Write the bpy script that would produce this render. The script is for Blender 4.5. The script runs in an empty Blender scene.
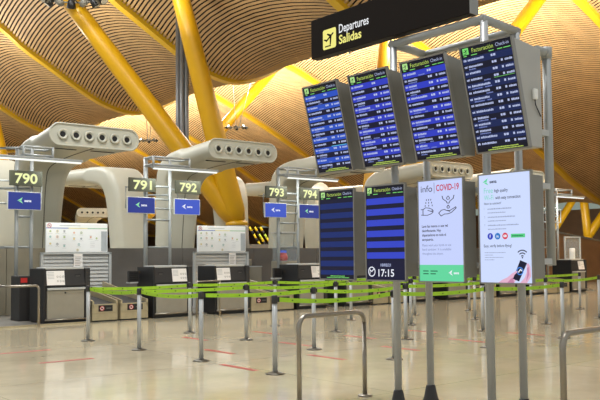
import bpy, math, random
from mathutils import Matrix, Vector
random.seed(7)
SC = bpy.context.scene
COL = SC.collection

# ------------------------------------------------------------------ camera
F_PX, PITCH, ROLL, SHIFT_PX, CAM_H = 805.673, 0.0529, -0.0091, 14.2939, 1.33
cp, sp = math.cos(PITCH), math.sin(PITCH)
fwd = Vector((0, cp, sp)); r0 = Vector((1, 0, 0)); u0 = Vector((0, -sp, cp))
rt = r0 * math.cos(ROLL) + u0 * math.sin(ROLL)
up = -r0 * math.sin(ROLL) + u0 * math.cos(ROLL)
cam_d = bpy.data.cameras.new('camera'); cam = bpy.data.objects.new('camera', cam_d); COL.objects.link(cam)
M = Matrix((rt, up, -fwd)).transposed().to_4x4(); M.translation = (0, 0, CAM_H)
cam.matrix_world = M
cam_d.sensor_width = 36; cam_d.lens = F_PX / 600 * 36; cam_d.shift_y = SHIFT_PX / 600
cam_d.clip_start = 0.1; cam_d.clip_end = 500
SC.camera = cam

# ------------------------------------------------------------------ world, lights, exposure
w = bpy.data.worlds.new('world'); SC.world = w; w.use_nodes = True
bg = w.node_tree.nodes['Background']
bg.inputs[0].default_value = (0.95, 0.98, 1.0, 1); bg.inputs[1].default_value = 0.68
SC.view_settings.view_transform = 'Standard'; SC.view_settings.look = 'None'
SC.view_settings.exposure = 0.0; SC.view_settings.gamma = 1.0; SC.view_settings.use_curve_mapping = False

ROW_O = Vector((-5.226, 16.31, 0)); ROW_A = 0.6839
ER = Vector((math.cos(ROW_A), math.sin(ROW_A), 0)); EB = Vector((-ER.y, ER.x, 0))
def row(t, d, z=0.0): return ROW_O + ER * t + EB * d + Vector((0, 0, z))
RIB_V = Vector((-2.3, 33.5, 0)); SN = -EB            # rib valley of one rib, and the way to the next rib
BAY = 9.0

def lamp(kind, loc, energy, color, size=0.2, target=None, angle=None, blend=0.6):
    l = bpy.data.lights.new('hall_or_fill_lamp', kind); l.energy = energy; l.color = color
    if kind == 'AREA': l.size = size
    else: l.shadow_soft_size = size
    if kind == 'SPOT': l.spot_size = angle; l.spot_blend = blend
    o = bpy.data.objects.new('hall_or_fill_lamp', l); COL.objects.link(o); o.location = loc
    if target is not None:
        o.rotation_euler = (Vector(target) - Vector(loc)).to_track_quat('-Z', 'Y').to_euler()
    return o
WARM = (1.0, 0.96, 0.84)
# uplights under the crests of the roof wave (hidden behind its valley), one per bay
for k in range(-6, 3):
    c = RIB_V + SN * (BAY * (k + 0.5)) + ER * 7.5
    lamp('AREA', (c.x, c.y, 8.9), 2700, WARM, 0.8, (c.x, c.y, 20))
for k in range(-4, 2):
    c = RIB_V + SN * (BAY * (k + 0.78)) - ER * 8.8
    lamp('AREA', (c.x, c.y, 8.4), 520, WARM, 0.8, (c.x, c.y, 20))
# added downlights without fixtures, under the crests, to brighten the floor
for (t, k) in ((-12, -1.4), (-12, -0.4), (-12, 0.6), (-13, 1.6), (-15, 2.4), (6, -2.5), (6, -1.5), (6, -0.5), (6, 0.5), (6, 1.5)):
    c = RIB_V + SN * (BAY * k) + ER * t
    lamp('AREA', (c.x, c.y, 11.4), 800, (0.96, 0.98, 1.0), 1.6, (c.x, c.y, 0))

for (t, k, z) in ((32.0, -1.6, 3.7), (32.0, -0.5, 3.7)):  # added lamps, unseen from the camera, brightening the far right struts
    c = RIB_V + SN * (BAY * k) + ER * t
    lamp('AREA', (c.x, c.y, z), 260, (1.0, 0.98, 0.92), 1.5, (c.x + ER.x * 6, c.y + ER.y * 6, 4.6))
# ------------------------------------------------------------------ materials
def lin(c):
    return tuple(((v / 255) / 12.92 if v / 255 <= 0.04045 else ((v / 255 + 0.055) / 1.055) ** 2.4) for v in c)
MATS = {}
def mat(name, rgb, rough=0.5, metal=0.0, var=0.08, scale=6.0, bump=0.0, spec=0.5):
    if name in MATS: return MATS[name]
    m = bpy.data.materials.new(name); m.use_nodes = True; nt = m.node_tree; b = nt.nodes['Principled BSDF']
    b.inputs['Roughness'].default_value = rough; b.inputs['Metallic'].default_value = metal
    b.inputs['Specular IOR Level'].default_value = spec
    c = lin(rgb)
    tc = nt.nodes.new('ShaderNodeTexCoord'); nz = nt.nodes.new('ShaderNodeTexNoise'); nz.inputs['Scale'].default_value = scale
    nz.inputs['Detail'].default_value = 3
    cr = nt.nodes.new('ShaderNodeValToRGB')
    cr.color_ramp.elements[0].color = (*[v * (1 - var) for v in c], 1); cr.color_ramp.elements[1].color = (*[min(1, v * (1 + var)) for v in c], 1)
    cr.color_ramp.elements[0].position = 0.3; cr.color_ramp.elements[1].position = 0.7
    nt.links.new(tc.outputs['Object'], nz.inputs['Vector']); nt.links.new(nz.outputs['Fac'], cr.inputs['Fac'])
    nt.links.new(cr.outputs['Color'], b.inputs['Base Color'])
    if bump:
        bp = nt.nodes.new('ShaderNodeBump'); bp.inputs['Strength'].default_value = bump
        nt.links.new(nz.outputs['Fac'], bp.inputs['Height']); nt.links.new(bp.outputs['Normal'], b.inputs['Normal'])
    MATS[name] = m; return m
def glow(name, rgb, s=1.0):
    if name in MATS: return MATS[name]
    m = bpy.data.materials.new(name); m.use_nodes = True; nt = m.node_tree
    b = nt.nodes['Principled BSDF']; b.inputs['Base Color'].default_value = (0.01, 0.01, 0.012, 1); b.inputs['Roughness'].default_value = 0.35
    b.inputs['Specular IOR Level'].default_value = 0.2
    b.inputs['Emission Color'].default_value = (*lin(rgb), 1); b.inputs['Emission Strength'].default_value = s
    MATS[name] = m; return m
def glass(name, rgb, alpha):
    m = bpy.data.materials.new(name); m.use_nodes = True; nt = m.node_tree
    b = nt.nodes['Principled BSDF']; b.inputs['Base Color'].default_value = (*lin(rgb), 1); b.inputs['Roughness'].default_value = 0.05
    b.inputs['Alpha'].default_value = alpha; MATS[name] = m; return m

YEL = mat('yellow paint', (198, 150, 8), 0.38, 0, 0.05, 1.5)
RIBY = mat('rib yellow paint', (196, 158, 24), 0.45, 0, 0.05, 1.0)
SLAT = mat('bamboo slat', (172, 140, 96), 0.6, 0, 0.14, 1.2)
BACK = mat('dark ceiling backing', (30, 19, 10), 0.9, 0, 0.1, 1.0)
CREAM = mat('cream fibreglass', (184, 183, 167), 0.42, 0, 0.03, 1.2)
SEAM = mat('joint grey', (105, 102, 92), 0.6)
BLACK = mat('black plastic', (22, 22, 23), 0.5)
SOFTBLK = mat('charcoal laminate', (44, 42, 40), 0.45)
STEEL = mat('brushed steel', (150, 143, 130), 0.34, 0.85, 0.06, 20)
GUN = mat('gunmetal', (92, 88, 78), 0.38, 0.6, 0.06, 12)
STEELW = mat('worn steel sheet', (178, 165, 132), 0.42, 0.35, 0.08, 9)
POLE = mat('grey tube paint', (168, 170, 166), 0.4, 0.1, 0.04, 8)
POSTM = mat('grey post paint', (172, 174, 172), 0.42, 0.1, 0.04, 8)
LTGREY = mat('light grey aluminium', (190, 192, 188), 0.4, 0.2, 0.04, 6)
STG = mat('stand grey', (158, 162, 160), 0.42, 0.2, 0.04, 6)
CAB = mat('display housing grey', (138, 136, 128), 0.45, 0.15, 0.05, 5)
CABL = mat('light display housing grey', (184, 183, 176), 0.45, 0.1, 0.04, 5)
BEZEL = mat('aluminium bezel', (150, 148, 142), 0.35, 0.6, 0.03, 10)
WHITE = mat('white board', (246, 248, 245), 0.5, 0, 0.02, 3)
PAPER = mat('white paper', (235, 232, 226), 0.7, 0, 0.02, 3)
PANELG = mat('dark grey wall panel', (104, 100, 94), 0.5, 0, 0.06, 2)
PANELL = mat('olive grey wall panel', (140, 132, 112), 0.5, 0, 0.06, 2)
GREYP = mat('grey satin panel', (152, 146, 130), 0.45, 0.15, 0.05, 4)
RUBBER = mat('conveyor rubber', (52, 52, 52), 0.55, 0, 0.1, 10)
BELT = mat('lime green webbing', (158, 206, 40), 0.6, 0, 0.06, 14)
BELTMK = mat('belt print', (70, 110, 25), 0.7)
RED = mat('red floor tape', (158, 58, 44), 0.5, 0, 0.1, 10)
REDBAG = mat('red plastic', (200, 50, 45), 0.45)
BROWN = mat('brown wood cladding', (112, 82, 52), 0.55, 0, 0.12, 2)
CONC = mat('pedestal concrete', (150, 146, 138), 0.7, 0, 0.08, 3)
SIGNBLK = mat('sign black brown', (26, 18, 11), 0.6, 0, 0.04, 3, spec=0.2)
OLIVE = mat('olive grey sign plate', (62, 63, 46), 0.5, 0, 0.04, 4)
NUM = glow('lit number yellow', (244, 248, 178), 1.0)
BLUEP = glow('lit blue panel', (46, 62, 150), 0.85)
BLUEP2 = glow('bright lit blue panel', (66, 92, 205), 0.9)
SWHITE = glow('screen white', (236, 240, 250), 1.0)
LOGOG = glow('logo green', (150, 230, 170), 1.0)
TUBE = glow('lit tube', (250, 252, 245), 1.15)
LENS = glow('lit lamp lens', (255, 246, 220), 4.0)
GLASS = glass('clear glass', (200, 215, 215), 0.18)

# floor: polished beige stone slabs
def floor_mat():
    m = bpy.data.materials.new('polished beige stone'); m.use_nodes = True; nt = m.node_tree; b = nt.nodes['Principled BSDF']
    tc = nt.nodes.new('ShaderNodeTexCoord'); mp = nt.nodes.new('ShaderNodeMapping'); mp.inputs['Rotation'].default_value = (0, 0, -ROW_A)
    mp.inputs['Location'].default_value = (6.27, 0.4, 0)
    nt.links.new(tc.outputs['Object'], mp.inputs['Vector'])
    br = nt.nodes.new('ShaderNodeTexBrick'); br.offset = 0; br.squash = 1
    br.inputs['Scale'].default_value = 1.0; br.inputs['Brick Width'].default_value = 3.0; br.inputs['Row Height'].default_value = 3.0
    br.inputs['Mortar Size'].default_value = 0.006; br.inputs['Mortar Smooth'].default_value = 0.2
    br.inputs['Color1'].default_value = (*lin((200, 190, 163)), 1); br.inputs['Color2'].default_value = (*lin((193, 183, 156)), 1)
    br.inputs['Mortar'].default_value = (*lin((160, 148, 120)), 1)
    nt.links.new(mp.outputs['Vector'], br.inputs['Vector'])
    nz = nt.nodes.new('ShaderNodeTexNoise'); nz.inputs['Scale'].default_value = 1.1; nz.inputs['Detail'].default_value = 7; nz.inputs['Roughness'].default_value = 0.65
    nt.links.new(mp.outputs['Vector'], nz.inputs['Vector'])
    cr = nt.nodes.new('ShaderNodeValToRGB'); cr.color_ramp.elements[0].position = 0.3; cr.color_ramp.elements[1].position = 0.7
    cr.color_ramp.elements[0].color = (0.80, 0.78, 0.74, 1); cr.color_ramp.elements[1].color = (1.06, 1.05, 1.04, 1)
    nt.links.new(nz.outputs['Fac'], cr.inputs['Fac'])
    mx = nt.nodes.new('ShaderNodeMix'); mx.data_type = 'RGBA'; mx.blend_type = 'MULTIPLY'; mx.inputs[0].default_value = 1
    nt.links.new(br.outputs['Color'], mx.inputs[6]); nt.links.new(cr.outputs['Color'], mx.inputs[7])
    nt.links.new(mx.outputs[2], b.inputs['Base Color'])
    b.inputs['Roughness'].default_value = 0.10; b.inputs['Specular IOR Level'].default_value = 0.55
    n2 = nt.nodes.new('ShaderNodeTexNoise'); n2.inputs['Scale'].default_value = 3.0; n2.inputs['Detail'].default_value = 2
    nt.links.new(tc.outputs['Object'], n2.inputs['Vector'])
    bp = nt.nodes.new('ShaderNodeBump'); bp.inputs['Strength'].default_value = 0.03; bp.inputs['Distance'].default_value = 0.05
    nt.links.new(n2.outputs['Fac'], bp.inputs['Height']); nt.links.new(bp.outputs['Normal'], b.inputs['Normal'])
    return m
FLOOR = floor_mat()

# ------------------------------------------------------------------ mesh helpers
_txt = {}
def text_geo(s, size, bold=0.0):
    key = (s, size, bold)
    if key in _txt: return _txt[key]
    cu = bpy.data.curves.new('t', 'FONT'); cu.body = s; cu.size = size; cu.offset = bold * size; cu.resolution_u = 3
    ob = bpy.data.objects.new('t', cu); me = ob.to_mesh()
    v = [(p.co.x, p.co.y) for p in me.vertices]; f = [list(p.vertices) for p in me.polygons]
    ob.to_mesh_clear(); bpy.data.objects.remove(ob); bpy.data.curves.remove(cu)
    x0 = min(p[0] for p in v) if v else 0; v = [(a - x0, b) for a, b in v]
    wd = max(p[0] for p in v) if v else 0
    _txt[key] = (v, f, wd); return _txt[key]

class MB:
    def __init__(self): self.v = []; self.f = []; self.m = []; self.s = []; self.mats = []
    def mi(self, m):
        if m not in self.mats: self.mats.append(m)
        return self.mats.index(m)
    def add(self, vs, fs, m, smooth=False):
        o = len(self.v); self.v += [tuple(p) for p in vs]; k = self.mi(m)
        for f in fs: self.f.append([i + o for i in f]); self.m.append(k); self.s.append(smooth)
        return self
    def box(self, x0, x1, y0, y1, z0, z1, m):
        vs = [(x, y, z) for z in (z0, z1) for y in (y0, y1) for x in (x0, x1)]
        return self.add(vs, [(0, 2, 3, 1), (4, 5, 7, 6), (0, 1, 5, 4), (2, 6, 7, 3), (0, 4, 6, 2), (1, 3, 7, 5)], m)
    def hexa(self, b, t, m):                                         # 4 bottom and 4 top points, same winding
        return self.add(list(b) + list(t), [(3, 2, 1, 0), (4, 5, 6, 7), (0, 1, 5, 4), (1, 2, 6, 5), (2, 3, 7, 6), (3, 0, 4, 7)], m)
    def tube(self, pts, r, m, n=10, caps=True):
        pts = [Vector(p) for p in pts]; rs = r if isinstance(r, (list, tuple)) else [r] * len(pts)
        vs = []; prev = None
        for i, p in enumerate(pts):
            t = (pts[min(i + 1, len(pts) - 1)] - pts[max(i - 1, 0)]).normalized()
            a = prev if prev is not None else (Vector((0, 0, 1)) if abs(t.z) < 0.9 else Vector((1, 0, 0)))
            s = t.cross(a).normalized(); a = s.cross(t).normalized(); prev = a
            for k in range(n):
                q = 2 * math.pi * k / n; vs.append(p + (s * math.cos(q) + a * math.sin(q)) * rs[i])
        fs = [(i * n + k, i * n + (k + 1) % n, (i + 1) * n + (k + 1) % n, (i + 1) * n + k) for i in range(len(pts) - 1) for k in range(n)]
        o = len(self.v); self.add(vs, fs, m, True)
        if caps:
            k = self.mi(m); l = (len(pts) - 1) * n
            self.f.append([o + i for i in reversed(range(n))]); self.m.append(k); self.s.append(False)
            self.f.append([o + l + i for i in range(n)]); self.m.append(k); self.s.append(False)
        return self
    def lathe(self, prof, c, m, n=20, axis='Z', smooth=True):
        c = Vector(c); vs = []
        for (r, h) in prof:
            for k in range(n):
                q = 2 * math.pi * k / n; a, b = r * math.cos(q), r * math.sin(q)
                vs.append(c + (Vector((a, b, h)) if axis == 'Z' else Vector((a, h, b)) if axis == 'Y' else Vector((h, a, b))))
        fs = [(i * n + k, i * n + (k + 1) % n, (i + 1) * n + (k + 1) % n, (i + 1) * n + k) for i in range(len(prof) - 1) for k in range(n)]
        o = len(self.v); self.add(vs, fs, m, smooth); kk = self.mi(m)
        if prof[0][0] > 1e-6: self.f.append([o + i for i in reversed(range(n))]); self.m.append(kk); self.s.append(False)
        if prof[-1][0] > 1e-6: self.f.append([o + (len(prof) - 1) * n + i for i in range(n)]); self.m.append(kk); self.s.append(False)
        return self
    def flat(self, poly, m, place, e=0.0):                            # a flat polygon on a face
        return self.add([place(x, h, e) for x, h in poly], [list(range(len(poly)))], m)
    def rect(self, x0, x1, h0, h1, m, place, e=0.0):
        return self.flat([(x0, h0), (x1, h0), (x1, h1), (x0, h1)], m, place, e)
    def disc(self, x, h, r, m, place, e=0.0, n=20):
        return self.flat([(x + r * math.cos(2 * math.pi * k / n), h + r * math.sin(2 * math.pi * k / n)) for k in range(n)], m, place, e)
    def ring(self, x, h, r, t, m, place, e=0.0, a0=0, a1=360, n=20):
        vs = []
        for k in range(n + 1):
            q = math.radians(a0 + (a1 - a0) * k / n)
            vs += [place(x + (r - t) * math.cos(q), h + (r - t) * math.sin(q), e), place(x + r * math.cos(q), h + r * math.sin(q), e)]
        return self.add(vs, [(2 * k, 2 * k + 1, 2 * k + 3, 2 * k + 2) for k in range(n)], m)
    def line(self, pts, t, m, place, e=0.0):
        for (a, b) in zip(pts[:-1], pts[1:]):
            dx, dy = b[0] - a[0], b[1] - a[1]; l = math.hypot(dx, dy) or 1; nx, ny = -dy / l * t / 2, dx / l * t / 2; ex, ey = dx / l * t * 0.3, dy / l * t * 0.3
            self.flat([(a[0] - nx - ex, a[1] - ny - ey), (b[0] - nx + ex, b[1] - ny + ey), (b[0] + nx + ex, b[1] + ny + ey), (a[0] + nx - ex, a[1] + ny - ey)], m, place, e)
        return self
    def text(self, s, size, x, h, m, place, e=0.0, bold=0.0, width=None, align='L'):
        v, f, wd = text_geo(s, size, bold)
        k = (width / wd) if (width and wd) else 1.0
        off = x - (wd * k / 2 if align == 'C' else wd * k if align == 'R' else 0)
        return self.add([place(off + a * k, h + b, e) for a, b in v], f, m)
    def build(self, name, parent=None, bevel=0.0):
        me = bpy.data.meshes.new(name); me.from_pydata(self.v, [], self.f)
        for m in self.mats: me.materials.append(m)
        me.polygons.foreach_set('material_index', self.m); me.polygons.foreach_set('use_smooth', self.s); me.update()
        o = bpy.data.objects.new(name, me); COL.objects.link(o)
        if parent: o.parent = parent
        if bevel:
            b = o.modifiers.new('bevel', 'BEVEL'); b.width = bevel; b.segments = 2; b.limit_method = 'ANGLE'
        return o
def front(y, eps=0.0015):                                             # face looking towards local -y
    return lambda x, h, e=0.0: (x, y - eps - e, h)
def tag(o, label, cat, group=None):
    o['label'] = label; o['category'] = cat
    if group: o['group'] = group
    return o
def thing(name, label, cat, loc, rz=0.0, group=None):
    o = bpy.data.objects.new(name, None); COL.objects.link(o); o.location = loc; o.rotation_euler = (0, 0, rz)
    o.empty_display_size = 0.2
    return tag(o, label, cat, group)
def dup(root, loc, rz=None, label=None, group=None):
    r = root.copy(); COL.objects.link(r); r.location = loc
    if rz is not None: r.rotation_euler = (0, 0, rz)
    if label: r['label'] = label
    if group: r['group'] = group
    def rec(src, dst):
        for ch in src.children:
            c = ch.copy(); COL.objects.link(c); c.parent = dst; rec(ch, c)
    rec(root, r)
    return r
def struct(o): o['kind'] = 'structure'; return o
def arc(c, r, a0, a1, n=6):                                           # points of an arc in a plane (x,z)
    return [(c[0] + r * math.cos(math.radians(a0 + (a1 - a0) * i / n)), c[1] + r * math.sin(math.radians(a0 + (a1 - a0) * i / n))) for i in range(n + 1)]

# ------------------------------------------------------------------ setting: floor
b = MB(); b.add([(-150, -60, 0), (150, -60, 0), (150, 170, 0), (-150, 170, 0)], [(0, 1, 2, 3)], FLOOR); struct(b.build('floor'))

# ------------------------------------------------------------------ setting: wave ceiling of bamboo slats, and its yellow ribs
KN = [(-24, 15.0), (-20, 15.4), (-16, 15.2), (-13, 14.4), (-10, 13.2), (-7.1, 11.75), (-6.1, 11.0), (-4.85, 10.28), (-3.4, 9.45), (-2.2, 8.86), (-1.0, 8.56), (0, 8.6), (1.3, 9.1), (2.8, 10.15),
      (4.3, 11.3), (6, 12.25), (7.8, 12.62), (9.8, 12.27), (11.4, 11.72), (13.2, 10.98), (15.85, 9.8), (18.6, 8.46), (20.4, 7.55), (22.4, 6.58), (24.1, 5.75), (26.3, 4.9), (27.6, 4.45), (30, 4.05), (32.5, 4.3), (35, 5.2), (39, 6.8), (43, 7.8), (47, 8.2)]
def zrib(s):
    i = 0
    while i < len(KN) - 2 and s > KN[i + 1][0]: i += 1
    (x0, y0), (x1, y1) = KN[i], KN[i + 1]
    def sl(j):
        j0, j1 = max(j - 1, 0), min(j + 1, len(KN) - 1); return (KN[j1][1] - KN[j0][1]) / (KN[j1][0] - KN[j0][0])
    h = x1 - x0; t = (s - x0) / h; t = min(max(t, 0), 1)
    return (2*t**3 - 3*t*t + 1) * y0 + (t**3 - 2*t*t + t) * h * sl(i) + (-2*t**3 + 3*t*t) * y1 + (t**3 - t*t) * h * sl(i + 1)
S0, S1 = -23.0, 46.0
fine = []; L = 0.0; s = S0; ds = 0.02
while s < S1:
    fine.append((L, s)); L += math.hypot(ds, zrib(s + ds) - zrib(s)); s += ds
def s_at(l):
    lo, hi = 0, len(fine) - 1
    while hi - lo > 1:
        mid = (lo + hi) // 2
        if fine[mid][0] <= l: lo = mid
        else: hi = mid
    return fine[lo][1] + (l - fine[lo][0]) / max(1e-9, fine[hi][0] - fine[lo][0]) * ds
VAULT, PITCH_S, SLAT_W, SLAT_T = 0.8, 0.165, 0.092, 0.018
def ceil_pt(k, s, tau, lift): 
    g = math.exp(-(s / (6.0 if s > 0 else 3.6)) ** 2); q = 4 * tau * (1 - tau)             # flatter vault and bowed slats along the valley
    s = s - (0.1 + 0.8 * g) * q
    p = RIB_V + SN * (BAY * (k + tau)) + ER * s
    return (p.x, p.y, zrib(s) + 0.14 + VAULT * (1 - 0.85 * g) * q + lift)
edges = []
l = 0.05
while l < L - 0.3: edges.append((s_at(l), s_at(l + SLAT_W))); l += PITCH_S
cb = MB()
for k in range(-13, 3):
    n = 9 if k >= -5 else 6
    base = len(cb.v)
    for (a, c) in edges:
        vs = []
        for i in range(n + 1):
            tau = i / n
            vs += [ceil_pt(k, a, tau, SLAT_T), ceil_pt(k, a, tau, 0), ceil_pt(k, c, tau, 0), ceil_pt(k, c, tau, SLAT_T)]
        fs = []
        for i in range(n):
            o = 4 * i
            fs += [(o, o + 1, o + 5, o + 4), (o + 1, o + 2, o + 6, o + 5), (o + 2, o + 3, o + 7, o + 6)]
        cb.add(vs, fs, SLAT)
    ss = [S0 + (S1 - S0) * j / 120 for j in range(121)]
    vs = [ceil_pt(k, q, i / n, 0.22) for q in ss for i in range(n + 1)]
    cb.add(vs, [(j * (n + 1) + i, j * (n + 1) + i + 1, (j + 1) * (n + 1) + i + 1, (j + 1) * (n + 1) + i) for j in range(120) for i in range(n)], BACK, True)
struct(cb.build('ceiling'))
for q, k in enumerate(range(-13, 4)):
    rb = MB(); vs = []; N = 140
    for j in range(N + 1):
        s = S0 + (S1 - S0) * j / N; p = RIB_V + SN * (BAY * k) + ER * s; z = zrib(s)
        for (o, dz) in ((-0.17, 0), (0.17, 0), (0.17, 0.34), (-0.17, 0.34)):
            a = p + SN * o; vs.append((a.x, a.y, z + dz))
    rb.add(vs, [(4*j + i, 4*j + (i + 1) % 4, 4*j + 4 + (i + 1) % 4, 4*j + 4 + i) for j in range(N) for i in range(4)], RIBY)
    struct(rb.build('trim_%d' % (q + 1)))
# far walls
def wall_strip(name, s, t0, t1, z0, z1, m, th=0.3):
    b = MB(); p = [RIB_V + SN * t + ER * q for t, q in ((t0, s), (t1, s), (t1, s + th), (t0, s + th))]
    b.hexa([(a.x, a.y, z0) for a in p], [(a.x, a.y, z1) for a in p], m); return struct(b.build(name))
GLOWBAND = glow('far pale glow band', (150, 162, 150), 0.75)  # glow put into a pale band that stands in for a far soffit
wall_strip('wall_back', 46.5, -125, 60, 0, 5.4, BROWN)
wall_strip('glow_band_1', 46.5, -125, 60, 5.4, 8.6, GLOWBAND)
b = MB(); p = [RIB_V + SN * t + ER * q for t, q in ((-118, -40), (-118, 47), (-118.4, 47), (-118.4, -40))]
b.hexa([(a.x, a.y, 0) for a in p], [(a.x, a.y, 17) for a in p], BROWN); struct(b.build('wall_left'))
# partition behind the desks, low platform
b = MB(); x = -8.0; q = 0
while x < 19.5:
    b.box(x + 0.006, x + 1.194, 0, 0.10, 0, 1.6, PANELL if q in (6, 7) else PANELG); x += 1.2; q += 1
b.box(-8, 19.6, 0.10, 0.14, 0, 1.58, SEAM)
o = struct(b.build('wall_island')); o.location = row(0, 3.2); o.rotation_euler = (0, 0, ROW_A)
b = MB(); b.box(-9, 21, 0.35, 3.2, 0.0, 0.03, mat('grey platform', (112, 108, 100), 0.4)); b.box(-9, 0.98, -0.10, 0.36, 0.0, 0.03, MATS['grey platform']); b.box(-9, 0.98, -0.13, -0.10, 0.0, 0.035, STEELW); o = struct(b.build('trim_18')); o.location = row(0, 0); o.rotation_euler = (0, 0, ROW_A)

# ------------------------------------------------------------------ roof pylons
def pylon(name, label, base, tops, r0=0.44, r1=0.28, ped=True):
    t = thing(name, label, 'column', (base[0], base[1], 0))
    B = Vector((0, 0, base[2]))
    for tp in tops:
        T = Vector((tp[0] - base[0], tp[1] - base[1], tp[2])); dirv = (T - B)
        b = MB(); pts = [B + dirv * f for f in (0, 0.04, 0.3, 0.6, 1.0)]
        b.tube(pts, [r0 * 0.78, r0, r0 * 0.93, (r0 + r1) / 2, r1], YEL, 24); b.build('strut', t)
    b = MB(); b.lathe([(r0 * 1.3, 0), (r0 * 1.15, base[2] * 0.6), (r0 * 1.02, base[2] - 0.12)], (0, 0, 0), CONC, 24); b.build('pedestal', t)
    b = MB(); b.lathe([(r0 * 1.02, base[2] - 0.14), (r0 * 1.02, base[2] - 0.04), (r0 * 0.8, base[2] + 0.06)], (0, 0, 0), YEL, 24); b.build('collar', t)
    return t
pylon('roof_pylon', 'big yellow two-legged roof column rising behind the 792 board, left strut leaning far left', (-2.12, 27, 2.52), [(-10.05, 26.27, 13.2), (-4.33, 25.0, 12.1)], 0.37, 0.245)
pylon('roof_pylon', 'yellow two-legged roof column behind the tilted screens, one strut leaning right', (2.74, 33, 2.49), [(4.07, 34.3, 12.8), (10.28, 33, 12.3)], 0.36, 0.28)
pylon('roof_pylon', 'slender yellow roof strut leaning right behind the big yellow column', (-9.08, 42.64, 2.5), [(-1.1, 45.3, 12.4)], 0.33, 0.28)
pylon('roof_pylon', 'yellow roof strut cut by the left photo edge beside the 790 sign', (-11.15, 32, 2.2), [(-13.3, 32, 11.2)], 0.3, 0.28)
pylon('roof_pylon', 'distant yellow V-shaped roof column at far right above the brown partition', (22.15, 62, 2.7), [(21.8, 62, 6.6), (25.2, 62, 7.0)], 0.34, 0.3)
pylon('roof_pylon', 'distant pale yellow leaning strut just right of the grey mounting tube', (19.0, 62, 2.4), [(21.9, 62, 6.8)], 0.3, 0.24)
# silver duct column
t = thing('duct_column', 'tall silver fluted duct column beside the large yellow struts', 'column', (-4.12, 28.3, 0))
b = MB(); b.tube([(0, 0, 0), (0, 0, 11.0)], 0.16, POSTM, 20); b.build('core', t)
for dx, dy in ((-0.15, -0.12), (0.15, -0.12), (0.0, -0.18)):
    b = MB(); b.tube([(dx, dy, 0), (dx, dy, 10.9)], 0.08, mat('duct grey', (112, 113, 112), 0.4, 0.3, 0.04, 8), 14); b.build('pipe', t)

# luminaire clusters
def luminaire(label, loc, R, n, wires=None):
    t = thing('spotlight_cluster', label, 'lamp', loc)
    b = MB(); ring = [(R * math.cos(2 * math.pi * k / 24), R * 0.55 * math.sin(2 * math.pi * k / 24), 0) for k in range(25)]
    b.tube(ring, 0.035 * R, SEAM, 8); b.tube([(-R, 0, 0), (R, 0, 0)], 0.03 * R, SEAM, 8); b.tube([(0, -R * 0.55, 0), (0, R * 0.55, 0)], 0.03 * R, SEAM, 8); b.build('frame', t)
    for k in range(n):
        q = 2 * math.pi * k / n; c = Vector((R * math.cos(q), R * 0.55 * math.sin(q), 0)); dv = Vector((math.cos(q) * 0.5, math.sin(q) * 0.5 - 0.25, (-0.55, 0.35)[k % 2])).normalized()
        h = MB(); h.tube([c - dv * 0.16 * R, c + dv * 0.02 * R, c + dv * 0.2 * R], [0.1 * R, 0.15 * R, 0.17 * R], (BLACK, SEAM)[k % 2], 12); ho = h.build('lamp_head', t)
        h = MB(); h.tube([c + dv * 0.2 * R, c + dv * 0.215 * R], 0.14 * R, (GREYP, LENS)[k % 4 == 1], 12); h.build('lens', ho)
    if wires:
        for (x, y, z) in wires:
            b = MB(); b.tube([(x * 0.1, y, 0), (x, y, z)], 0.018, LTGREY, 6); b.build('suspension_cable', t)
    return t
luminaire('dark spotlight cluster fixed on the left yellow strut at the top edge', (-7.25, 25.6, 9.75), 0.9, 14)
luminaire('small spotlight cluster hanging on cables right of the big yellow column', (-3.3, 42, 8.15), 0.5, 8, [(-0.3, 0, 4.6), (1.3, 0, 4.4)])
luminaire('small spotlight cluster left of the silver duct column', (-8.3, 44, 7.8), 0.46, 8, [(-0.3, 0, 4.8), (0.6, 0, 4.8)])

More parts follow.
